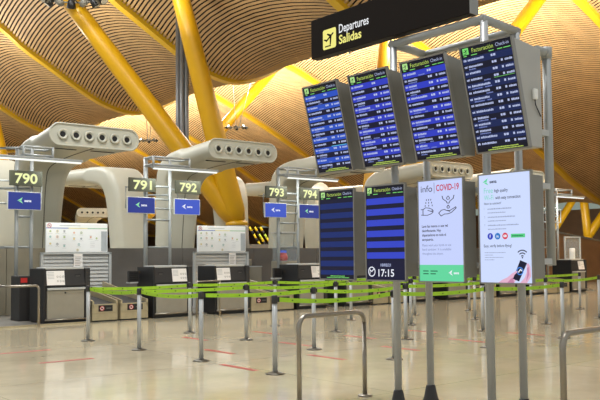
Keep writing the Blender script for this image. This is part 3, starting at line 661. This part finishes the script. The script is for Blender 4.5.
# red floor tape
TAPES = [(-0.66, -7.46, 0), (0.77, -7.44, 0), (2.22, -7.4, 0), (3.75, -7.38, 0), (5.28, -7.36, 0), (0.08, -5.9, 0), (1.48, -5.9, 0), (2.93, -5.8, 0), (4.4, -5.8, 0), (2.26, -4.1, 0), (0.8, -4.1, 0), (-1.54, -5.72, 1), (-1.57, -4.32, 1)]
near = 'lower'
names = ['in front of the tall near post left of the loop barrier', 'seen through the steel loop barrier', 'between the two left screen posts', 'right of the post under the health notice', 'right of the posts under the internet poster', 'left of the third-row first post', 'in the second lane left of the loop barrier', 'in the second lane behind the loop barrier', 'in the second lane right of the loop barrier', 'in the lane nearest the counters, right one', 'in the lane nearest the counters, left one', 'on open floor at the left, nearer one', 'on open floor at the left, farther one']
for (tt, dd, o_), nm in zip(TAPES, names):
    b = MB(); b.box(-0.01, 0.075, -0.74, 0, 0, 0.002, RED); o = b.build('floor_tape'); o.location = row(tt, dd); o.rotation_euler = (0, 0, ROW_A - (math.pi / 2 if o_ else 0)); tag(o, 'red floor tape strip ' + nm, 'tape', 'red floor tape strips')

# ------------------------------------------------------------------ steel loop barriers in front
def loop(label, loc, rz, Lb):
    z = 0.80; r = 0.10
    t = thing('loop_barrier', label, 'barrier', loc, rz)
    b = MB(); b.tube([(0, 0, 0.01), (0, 0, z - r)] + [(p[0], 0, p[1]) for p in arc((r, z - r), r, 180, 90, 8)] + [(p[0], 0, p[1]) for p in arc((Lb - r, z - r), r, 90, 0, 8)] + [(Lb, 0, z - r), (Lb, 0, 0.01)], 0.022, STEEL, 14); b.build('hoop', t)
    for x in (0, Lb):
        b = MB(); b.lathe([(0.07, 0), (0.07, 0.01), (0.03, 0.02)], (x, 0, 0), STEEL, 20); b.build('floor_flange', t)
    return t
loop('steel loop barrier standing left of the post under the clock screen', (-0.02, 7.2, 0), math.atan2(0.566, 0.624), 0.843)
loop('steel loop barrier cut by the lower right corner of the photo', (1.745, 5.42, 0), math.atan2(0.566, 0.624), 0.843)

# ------------------------------------------------------------------ screen bank
KP0 = Vector((0.1837, 7.589, 0)); KA = -0.8693
KU = Vector((math.cos(KA), math.sin(KA), 0)); KM = Vector((-math.sin(KA), math.cos(KA), 0))
def kp(t, m, z=0.0): return KP0 + KU * t + KM * m + Vector((0, 0, z))
SW, SH, KPIT = 0.475, 0.8356, 0.6145
# frame of tubes
t = thing('screen_frame', 'grey tubular frame carrying the bank of departure screens', 'frame', kp(0.775, 0.2155), KA)
for (x, y) in ((0, 0), (0.993, 0), (0, 0.43), (0.993, 0.43)):
    b = MB(); b.tube([(x, y, 0.02), (x, y, 3.22)], 0.033, POSTM, 18); b.build('post', t)
    b = MB(); b.lathe([(0.075, 0), (0.075, 0.015), (0.062, 0.05), (0.042, 0.15), (0.036, 0.16)], (x, y, 0), SOFTBLK, 18); b.build('foot', t)
b = MB()
b.tube([(-0.02, 0, 3.225), (1.01, 0, 3.225)], 0.036, POLE, 14); b.build('beam', t)
b = MB(); b.tube([(-0.02, 0.43, 3.2), (1.01, 0.43, 3.2)], 0.036, POLE, 14); b.build('beam', t)
for x in (0, 0.993):
    b = MB(); b.tube([(x, -0.03, 3.225), (x, 0.46, 3.2)], 0.036, POLE, 14); b.build('beam', t)
for z in (1.25, 1.85, 2.25, 2.75):
    b = MB(); b.tube([(-0.74, -0.03, z), (1.5, -0.03, z)], 0.024, POSTM, 10); b.build('rail', t)
# mounting tube at the back right
t = thing('mounting_tube', 'grey vertical mounting tube clamped behind the rightmost screens', 'tube', kp(2.275, 0.30, 1.25), KA)
b = MB(); b.tube([(0, 0, 0), (0, 0, 1.62)], 0.033, POLE, 18); b.build('tube', t)
b = MB(); b.tube([(0, -0.13, 1.61), (0, 0.0, 1.61)], 0.036, POLE, 14); b.lathe([(0.042, 1.56), (0.042, 1.65)], (0, 0, 0), POLE, 16); b.build('top_joint', t)
for z in (0.03, 0.59, 0.99):
    b = MB(); b.box(-0.022, 0.022, -0.145, -0.02, z - 0.022, z + 0.022, LTGREY)
    for dx in (-0.035, -0.012): b.lathe([(0.006, -0.147), (0.006, -0.145)], (dx, 0, z), BLACK, 8, 'Y')
    b.build('clamp', t, 0.01)

# departures sign
t = thing('departures_sign', 'long dark departures sign with yellow plane pictogram above the screens', 'sign', kp(-0.29, 0.17, 3.288), KA)
b = MB(); b.box(0, 1.955, 0, 0.10, 0, 0.39, SIGNBLK); b.build('panel', t, 0.004)
b = MB(); b.box(1.955, 1.967, 0.0, 0.10, 0, 0.39, BEZEL); b.build('end_cap', t)
pl = front(0.0)
SY = glow('lit sign yellow', (243, 236, 130), 1.0); SWH = glow('lit sign white', (236, 238, 240), 1.0)
b = MB()
x0, h0_, ww, hh = 0.178, 0.055, 0.188, 0.195
def rrect(b, x, h, w_, hgt, r, m, place, e=0.0):
    pts = []
    for cx, cy, a in ((x + w_ - r, h + hgt - r, 0), (x + r, h + hgt - r, 90), (x + r, h + r, 180), (x + w_ - r, h + r, 270)):
        pts += [(cx + r * math.cos(math.radians(a + 22.5 * i)), cy + r * math.sin(math.radians(a + 22.5 * i))) for i in range(5)]
    b.flat(pts, m, place, e)
rrect(b, x0, h0_, ww, hh, 0.02, SY, pl); b.build('pictogram_field', t)
def plane_icon(b, cx, cy, s, m, place, e):
    def rot(pts, a=33): 
        ca, sa = math.cos(math.radians(a)), math.sin(math.radians(a)); return [(cx + s * (x * ca - y * sa), cy + s * (x * sa + y * ca)) for x, y in pts]
    b.flat(rot([(-0.48, 0.06), (-0.44, -0.07), (0.40, -0.07), (0.52, 0.0), (0.42, 0.06)]), m, place, e)
    b.flat(rot([(0.02, -0.02), (-0.32, -0.50), (-0.18, -0.52), (0.26, -0.02)]), m, place, e)
    b.flat(rot([(0.02, 0.02), (-0.12, 0.36), (-0.02, 0.38), (0.24, 0.03)]), m, place, e)
    b.flat(rot([(-0.46, 0.0), (-0.60, 0.26), (-0.50, 0.26), (-0.30, 0.02)]), m, place, e)
b = MB(); plane_icon(b, x0 + 0.098, h0_ + 0.112, 0.135, SIGNBLK, pl, 0.0015); b.rect(x0 + 0.03, x0 + 0.115, h0_ + 0.022, h0_ + 0.034, SIGNBLK, pl, 0.0015); b.build('pictogram', t)
b = MB(); b.text('Departures', 0.118, 0.408, 0.178, SWH, pl, bold=0.012, width=0.40); b.text('Salidas', 0.118, 0.406, 0.072, SY, pl, bold=0.022, width=0.305); b.build('lettering', t)
b = MB(); b.tube([(0.5, 0.05, -0.04), (0.5, 0.05, 0.0)], 0.008, LTGREY, 8); b.build('hook', t)

# screen content materials
G_HEAD = glow('screen header black', (8, 9, 26), 1.0); G_DARK = glow('screen row dark', (11, 12, 44), 1.0)
G_BLUE = glow('screen row blue', (44, 58, 190), 1.0); G_BLUE1 = glow('screen row azure', (38, 78, 190), 1.0); G_BLUE4 = glow('screen row navy', (18, 34, 82), 1.0); G_DARK4 = glow('screen row dark navy', (9, 13, 38), 1.0)
G_B5 = glow('screen stripe deep blue', (14, 38, 104), 1.0); G_B6 = glow('screen stripe blue', (48, 66, 196), 1.0)
G_TXT = glow('screen text', (180, 190, 228), 1.0); G_TXT2 = glow('screen text dim', (120, 135, 200), 1.0); G_GRN = glow('screen green', (120, 215, 110), 1.0); G_LIME = glow('screen lime text', (186, 212, 96), 1.0); G_ICON = glow('screen icon', (176, 226, 140), 1.0); G_CYAN = glow('screen cyan', (90, 190, 225), 1.0)
def header(b, place, icon):
    b.rect(0.014, SW - 0.014, 0.745, SH - 0.014, G_HEAD, place, 0.0)
    b.rect(0.028, 0.082, 0.766, 0.816, icon, place, 0.0006); plane_icon(b, 0.056, 0.793, 0.036, G_HEAD, place, 0.0012); b.rect(0.036, 0.058, 0.770, 0.774, G_HEAD, place, 0.0012)
    b.text('Facturación', 0.046, 0.112, 0.774, G_LIME, place, 0.0006, width=0.192); b.text('Check-in', 0.036, 0.325, 0.778, G_TXT, place, 0.0006, width=0.115)
    for x, w_ in ((0.03, .03), (0.10, .055), (0.26, .045), (0.335, .045), (0.39, .06)): b.rect(x, x + w_, 0.753, 0.759, G_GRN, place, 0.0006)
def words(b, rr, x0, x1, h, hgt, m, place, e):
    x = x0
    while x < x1:
        w_ = rr.uniform(0.006, 0.012); b.rect(x, min(x + w_, x1), h, h + hgt * rr.uniform(0.75, 1.0), m, place, e); x += w_ + 0.0028
def flight_rows(b, place, blue, dark, seed):
    rr = random.Random(seed); n = 14; z1 = 0.742; z0 = 0.045; rh = (z1 - z0) / n
    for i in range(n):
        h = z1 - rh * (i + 1); b.rect(0.014, SW - 0.014, h, h + rh, blue if i % 2 == 0 else dark, place, 0.0)
        y = h + rh * 0.44; hg = rh * 0.34
        words(b, rr, 0.024, 0.05, y, hg, G_TXT, place, 0.0006); words(b, rr, 0.062, 0.062 + rr.uniform(0.08, 0.17), y, hg, G_TXT, place, 0.0006)
        if rr.random() < 0.5: words(b, rr, 0.062, 0.062 + rr.uniform(0.05, 0.1), h + rh * 0.08, hg * 0.6, G_TXT2, place, 0.0006); 
        if rr.random() < 0.35: words(b, rr, 0.18, 0.18 + rr.uniform(0.03, 0.07), h + rh * 0.08, hg * 0.6, G_TXT2, place, 0.0006)
        b.rect(0.272, 0.288, y, y + hg, G_TXT, place, 0.0006); b.rect(0.293, 0.313, y, y + hg, G_TXT, place, 0.0006)
        if i: b.rect(0.352, 0.368, y, y + hg, G_TXT, place, 0.0006)
        if i: words(b, rr, 0.385, 0.45, y, hg, G_TXT, place, 0.0006)
    b.rect(0.014, SW - 0.014, 0.014, 0.045, G_HEAD, place, 0.0)
    words(b, rr, 0.15, 0.38, 0.032, 0.009, G_LIME, place, 0.0006); words(b, rr, 0.11, 0.42, 0.018, 0.009, G_LIME, place, 0.0006)
# upper bank: wedge housings tilted forward
ZB, ZT, LEAN = 2.108, 2.910, 0.20
up_lab = ['leftmost tilted flight list screen under the departures sign', 'second tilted flight list screen from the left, right of the leftmost one', 'third tilted flight list screen from the left, above the health notice', 'rightmost tilted flight list screen with dimmer navy rows']
for i in range(4):
    t = thing('flight_screen', up_lab[i], 'screen', kp(i * KPIT, 0, ZB), KA, 'tilted flight list screens')
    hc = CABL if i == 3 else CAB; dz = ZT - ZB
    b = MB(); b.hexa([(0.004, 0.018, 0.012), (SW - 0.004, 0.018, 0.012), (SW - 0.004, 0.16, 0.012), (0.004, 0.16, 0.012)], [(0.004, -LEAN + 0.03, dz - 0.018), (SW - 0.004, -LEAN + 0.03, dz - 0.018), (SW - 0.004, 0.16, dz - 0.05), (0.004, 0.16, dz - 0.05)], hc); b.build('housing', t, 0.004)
    sl = math.hypot(LEAN, dz); ny, nz = -dz / sl, -LEAN / sl
    place = lambda x, h, e=0.0: (x, -LEAN * h / SH + ny * (0.004 + e), dz * h / SH + nz * (0.004 + e))
    b = MB()
    for (xa, xb, ha, hb) in ((0, 0.012, 0, SH), (SW - 0.012, SW, 0, SH), (0, SW, 0, 0.012), (0, SW, SH - 0.012, SH)):
        q = [(xa, ha), (xb, ha), (xb, hb), (xa, hb)]; b.hexa([place(x, h, -0.026) for x, h in q], [place(x, h, 0.006) for x, h in q], BEZEL)
    b.build('bezel', t)
    b = MB(); header(b, place, G_ICON if i < 3 else G_GRN); flight_rows(b, place, (G_BLUE1, G_BLUE, G_BLUE, G_BLUE4)[i], (G_DARK, G_DARK, G_DARK, G_DARK4)[i], 11 + i)
    if i == 0: b.rect(0.25, 0.45, 0.243, 0.249, G_CYAN, place, 0.001)
    if i == 3: b.rect(0.27, 0.45, 0.555, 0.558, G_GRN, place, 0.001)
    b.build('display', t)
# plug on the right housing
t = thing('power_adapter', 'small white plug with cable on the grey side of the rightmost tilted screen', 'plug', kp(3 * KPIT + SW - 0.003, 0.055, 2.50), KA)
b = MB(); b.box(0, 0.03, -0.022, 0.022, -0.035, 0.045, WHITE); b.build('body', t, 0.01)
b = MB(); b.tube([(0.012, 0.0, -0.035), (0.012, 0.005, -0.07), (0.010, 0.035, -0.105), (0.006, 0.08, -0.15)], 0.004, BLACK, 6); b.build('cable', t)

# lower bank
def low_housing(i, name, label):
    t = thing(name, label, 'screen', kp(i * KPIT, 0, 1.1144), KA)
    b = MB(); b.box(0.004, SW - 0.004, 0.022, 0.152, 0.045, SH - 0.035, CAB); b.box(0.0, SW, 0.0, 0.022, 0, SH, CAB); b.build('housing', t, 0.004)
    b = MB()
    for (xa, xb, ha, hb) in ((0, 0.011, 0, SH), (SW - 0.011, SW, 0, SH), (0, SW, 0, 0.011), (0, SW, SH - 0.011, SH)): b.box(xa, xb, -0.008, 0, ha, hb, BEZEL)
    b.build('bezel', t)
    return t
fl = front(0.0, 0.003)
t = low_housing(0, 'flight_screen', 'leftmost lower screen with empty dark blue stripes')
b = MB(); header(b, fl, G_ICON); b.rect(0.014, SW - 0.014, 0.014, 0.745, G_DARK, fl)
for k in range(8): b.rect(0.014, SW - 0.014, 0.655 - 0.088 * k, 0.707 - 0.088 * k, G_B5, fl, 0.0006)
rr = random.Random(5); b.rect(0.014, SW - 0.014, 0.014, 0.05, G_HEAD, fl, 0.001); words(b, rr, 0.15, 0.34, 0.034, 0.009, G_GRN, fl, 0.0016); words(b, rr, 0.1, 0.4, 0.02, 0.008, G_GRN, fl, 0.0016)
b.build('display', t)
t = low_housing(1, 'flight_screen', 'second lower screen with blue stripes and the clock reading 17:15')
b = MB(); header(b, fl, G_ICON); b.rect(0.014, SW - 0.014, 0.014, 0.745, G_DARK, fl)
for k in range(6): b.rect(0.014, SW - 0.014, 0.665 - 0.094 * k, 0.720 - 0.094 * k, G_B6, fl, 0.0006)
b.rect(0.014, SW - 0.014, 0.014, 0.172, glow('screen clock field', (10, 12, 48), 1.0), fl, 0.0006)
b.text('10/02/21', 0.034, 0.24, 0.128, G_TXT, fl, 0.0012, bold=0.02, width=0.12, align='C'); b.text('17:15', 0.088, 0.152, 0.042, SWHITE, fl, 0.0012, bold=0.012, width=0.185)
b.ring(0.072, 0.082, 0.044, 0.009, SWHITE, fl, 0.0012); b.line([(0.072, 0.082), (0.095, 0.104)], 0.008, SWHITE, fl, 0.0012); b.line([(0.072, 0.082), (0.055, 0.096)], 0.008, SWHITE, fl, 0.0012); b.rect(0.048, 0.054, 0.06, 0.10, SWHITE, fl, 0.0012)
b.build('display', t)
# health notice
PBLUE = glow('notice pale blue', (198, 210, 253), 1.0); INK = glow('notice ink', (52, 48, 66), 1.0); INKR = glow('notice red', (196, 30, 62), 1.0); INKB = glow('notice grey blue', (120, 130, 170), 1.0); NGRN = glow('notice green', (98, 214, 158), 1.0); NDK = glow('notice dark green', (20, 90, 62), 1.0)
t = low_housing(2, 'notice_screen', 'pale blue health notice screen with hand washing pictograms and green foot band')
b = MB(); b.rect(0.011, SW - 0.011, 0.011, SH - 0.011, PBLUE, fl); b.rect(0.011, SW - 0.011, 0.011, 0.142, NGRN, fl, 0.0006); b.build('display', t)
b = MB()
b.text('info', 0.076, 0.036, 0.736, INK, fl, 0.001, width=0.122); b.rect(0.176, 0.180, 0.722, 0.806, INK, fl, 0.001)
b.text('COVID-19', 0.070, 0.198, 0.738, INKR, fl, 0.001, bold=0.02, width=0.232); b.build('headline', t)
cv = fl; fl2 = fl
fl = lambda x, h, e=0.0: cv(x, 0.535 + (h - 0.395) * 0.62, e)
b = MB()
for r_ in range(3):
    for c_ in range(3): b.line([(0.088 + 0.03 * c_ + 0.006 * (r_ - 1) * (c_ - 1), 0.622 - 0.038 * r_), (0.088 + 0.03 * c_ + 0.008 * (r_ - 1) * (c_ - 1), 0.606 - 0.038 * r_)], 0.008, INK, fl, 0.001)
hand = [(0.036, 0.490), (0.060, 0.492), (0.082, 0.512), (0.120, 0.506), (0.152, 0.488), (0.165, 0.470), (0.140, 0.462), (0.165, 0.455), (0.158, 0.442), (0.140, 0.428), (0.104, 0.412), (0.056, 0.416), (0.036, 0.420)]
b.line(hand, 0.0085, INK, fl, 0.001); b.line([(0.056, 0.416), (0.056, 0.490)], 0.0085, INK, fl, 0.001); b.line([(0.108, 0.476), (0.140, 0.462)], 0.0085, INK, fl, 0.001)
for sx in (-1, 1): b.line([(0.320 + sx * 0.060, 0.650), (0.320 + sx * 0.052, 0.610), (0.320 + sx * 0.018, 0.578), (0.320 + sx * 0.010, 0.555), (0.320, 0.552)], 0.0085, INK, fl, 0.001)
b.line([(0.320, 0.646), (0.305, 0.622), (0.308, 0.606), (0.320, 0.600), (0.332, 0.606), (0.335, 0.622), (0.320, 0.646)], 0.007, INK, fl, 0.001)
b.line([(0.320, 0.530), (0.306, 0.505), (0.312, 0.490), (0.320, 0.487), (0.328, 0.490), (0.334, 0.505), (0.320, 0.530)], 0.0075, INK, fl, 0.001)
hand2 = [(0.222, 0.432), (0.250, 0.468), (0.282, 0.474), (0.300, 0.462), (0.335, 0.456), (0.395, 0.500), (0.400, 0.486), (0.352, 0.432), (0.318, 0.416), (0.280, 0.416), (0.246, 0.392), (0.222, 0.432)]
b.line(hand2, 0.0085, INK, fl, 0.001); b.line([(0.300, 0.462), (0.336, 0.446)], 0.0085, INK, fl, 0.001); b.build('pictogram', t); fl = fl2
for k, s_ in enumerate(('Lave las manos o use gel', 'desinfectante. Hay', 'dispensadores en todo el', 'aeropuerto.')):
    b = MB(); b.text(s_, 0.030, 0.042, 0.446 - 0.036 * k, INK, fl, 0.001, bold=0.02, width=(0.27, 0.20, 0.25, 0.12)[k]); b.build('text_line', t)
for k, s_ in enumerate(('Please wash your hands or use', 'hand sanitizer. It is available', 'throughout the airport.')):
    b = MB(); b.text(s_, 0.028, 0.042, 0.292 - 0.034 * k, INKB, fl, 0.001, width=(0.30, 0.30, 0.22)[k]); b.build('text_line', t)
b = MB()
for k in range(2): 
    b.rect(0.048, 0.105, 0.066 + 0.022 * k, 0.074 + 0.022 * k, NDK, fl, 0.001); b.rect(0.125, 0.20 - 0.02 * (1 - k), 0.066 + 0.022 * k, 0.074 + 0.022 * k, NDK, fl, 0.001)
logo(b, 0.315, 0.077, 0.046, SWHITE, SWHITE, fl, 0.001); b.build('foot_text', t)
# internet poster
t = low_housing(3, 'poster_screen', 'bright rightmost lower screen advertising free wireless internet with hand holding a phone')
PW = glow('poster white blue', (206, 220, 255), 1.0); PG = glow('poster mint', (120, 214, 190), 1.0); PT = glow('poster text', (60, 66, 88), 1.0); PT2 = glow('poster pale text', (150, 160, 190), 1.0)
b = MB(); b.rect(0.011, SW - 0.011, 0.011, SH - 0.011, PW, fl); b.build('display', t)
b = MB(); logo(b, 0.05, 0.770, 0.056, PT, NGRN, fl, 0.001); b.build('logo', t)
def tl(s_, size, x, h, m, width, bold=0.0):
    b = MB(); b.text(s_, size, x, h, m, fl, 0.001, bold=bold, width=width); b.build('text_line', t)
tl('Free', 0.058, 0.055, 0.686, PG, 0.082); tl('high quality', 0.034, 0.150, 0.690, PT, 0.122, 0.015)
tl('Wi-Fi', 0.058, 0.055, 0.632, PG, 0.086); tl('with easy connection', 0.034, 0.158, 0.636, PT, 0.222, 0.015)
tl('How to connect?', 0.026, 0.055, 0.598, PT, 0.155, 0.01)
for k in range(3):
    h = 0.560 - 0.062 * k; rr = random.Random(30 + k); b = MB(); b.text(str(k + 1), 0.022, 0.052, h, PT2, fl, 0.001)
    words(b, rr, 0.085, 0.30 + 0.03 * k, h, 0.010, PT2, fl, 0.001); words(b, rr, 0.085, 0.25, h - 0.028, 0.008, PT2, fl, 0.001); b.build('text_line', t)
tl('Easy, verify before flying!', 0.030, 0.045, 0.276, PT, 0.25, 0.01)
rr = random.Random(40)
b = MB()
for k in range(4): words(b, rr, 0.05, (0.24, 0.13, 0.22, 0.14)[k], 0.232 - 0.018 * k, 0.006, PT2, fl, 0.001)
b.build('text_line', t)
IB, IA, IR = glow('icon blue', (40, 60, 190), 1.0), glow('icon azure', (40, 120, 200), 1.0), glow('icon red', (215, 60, 80), 1.0)
b = MB(); b.disc(0.105, 0.358, 0.025, IB, fl, 0.001); b.text('f', 0.038, 0.105, 0.345, SWHITE, fl, 0.002, bold=0.02, align='C'); b.build('social_icon', t)
b = MB(); b.disc(0.172, 0.358, 0.025, IA, fl, 0.001); b.text('in', 0.030, 0.172, 0.348, SWHITE, fl, 0.002, bold=0.02, align='C'); b.build('social_icon', t)
b = MB(); b.disc(0.239, 0.358, 0.025, IR, fl, 0.001); rrect(b, 0.225, 0.349, 0.028, 0.018, 0.005, SWHITE, fl, 0.002); b.flat([(0.235, 0.353), (0.244, 0.358), (0.235, 0.363)], IR, fl, 0.003); b.build('social_icon', t)
b = MB(); b.rect(0.290, 0.412, 0.344, 0.372, glow('tag green', (84, 205, 130), 1.0), fl, 0.001); words(b, rr, 0.30, 0.392, 0.353, 0.009, NDK, fl, 0.002); b.build('web_tag', t)
b = MB()
for k in range(3): b.ring(0.385, 0.196, 0.018 + 0.020 * k, 0.0085, PT, fl, 0.001, 45, 135)
b.disc(0.385, 0.196, 0.006, PT, fl, 0.001); b.build('wireless_icon', t)
SK1 = glow('poster skin', (226, 178, 204), 1.0); SK2 = glow('poster skin shade', (196, 132, 168), 1.0); PH = glow('poster phone', (16, 18, 44), 1.0)
b = MB()
b.flat([(0.17, 0.011), (0.20, 0.03), (0.25, 0.05), (0.30, 0.085), (0.325, 0.075), (0.33, 0.04), (0.31, 0.011)], SK1, fl, 0.001)
b.flat([(0.25, 0.011), (0.28, 0.04), (0.30, 0.05), (0.31, 0.011)], SK2, fl, 0.0016)
b.flat([(0.36, 0.011), (0.42, 0.011), (0.455, 0.06), (0.45, 0.13), (0.435, 0.155), (0.42, 0.15), (0.418, 0.09), (0.40, 0.05)], SK1, fl, 0.001)
b.flat([(0.412, 0.02), (0.44, 0.07), (0.436, 0.13), (0.424, 0.12), (0.424, 0.08)], SK2, fl, 0.0016)
b.flat([(0.30, 0.04), (0.352, 0.022), (0.424, 0.156), (0.366, 0.178)], PH, fl, 0.002)
b.flat([(0.29, 0.075), (0.33, 0.10), (0.345, 0.093), (0.305, 0.062)], SK1, fl, 0.003)
b.ring(0.363, 0.098, 0.030, 0.008, glow('phone ring', (70, 130, 220), 1.0), fl, 0.003); b.line([(0.350, 0.09), (0.368, 0.11), (0.378, 0.10)], 0.009, SWHITE, fl, 0.003); b.build('phone_picture', t)
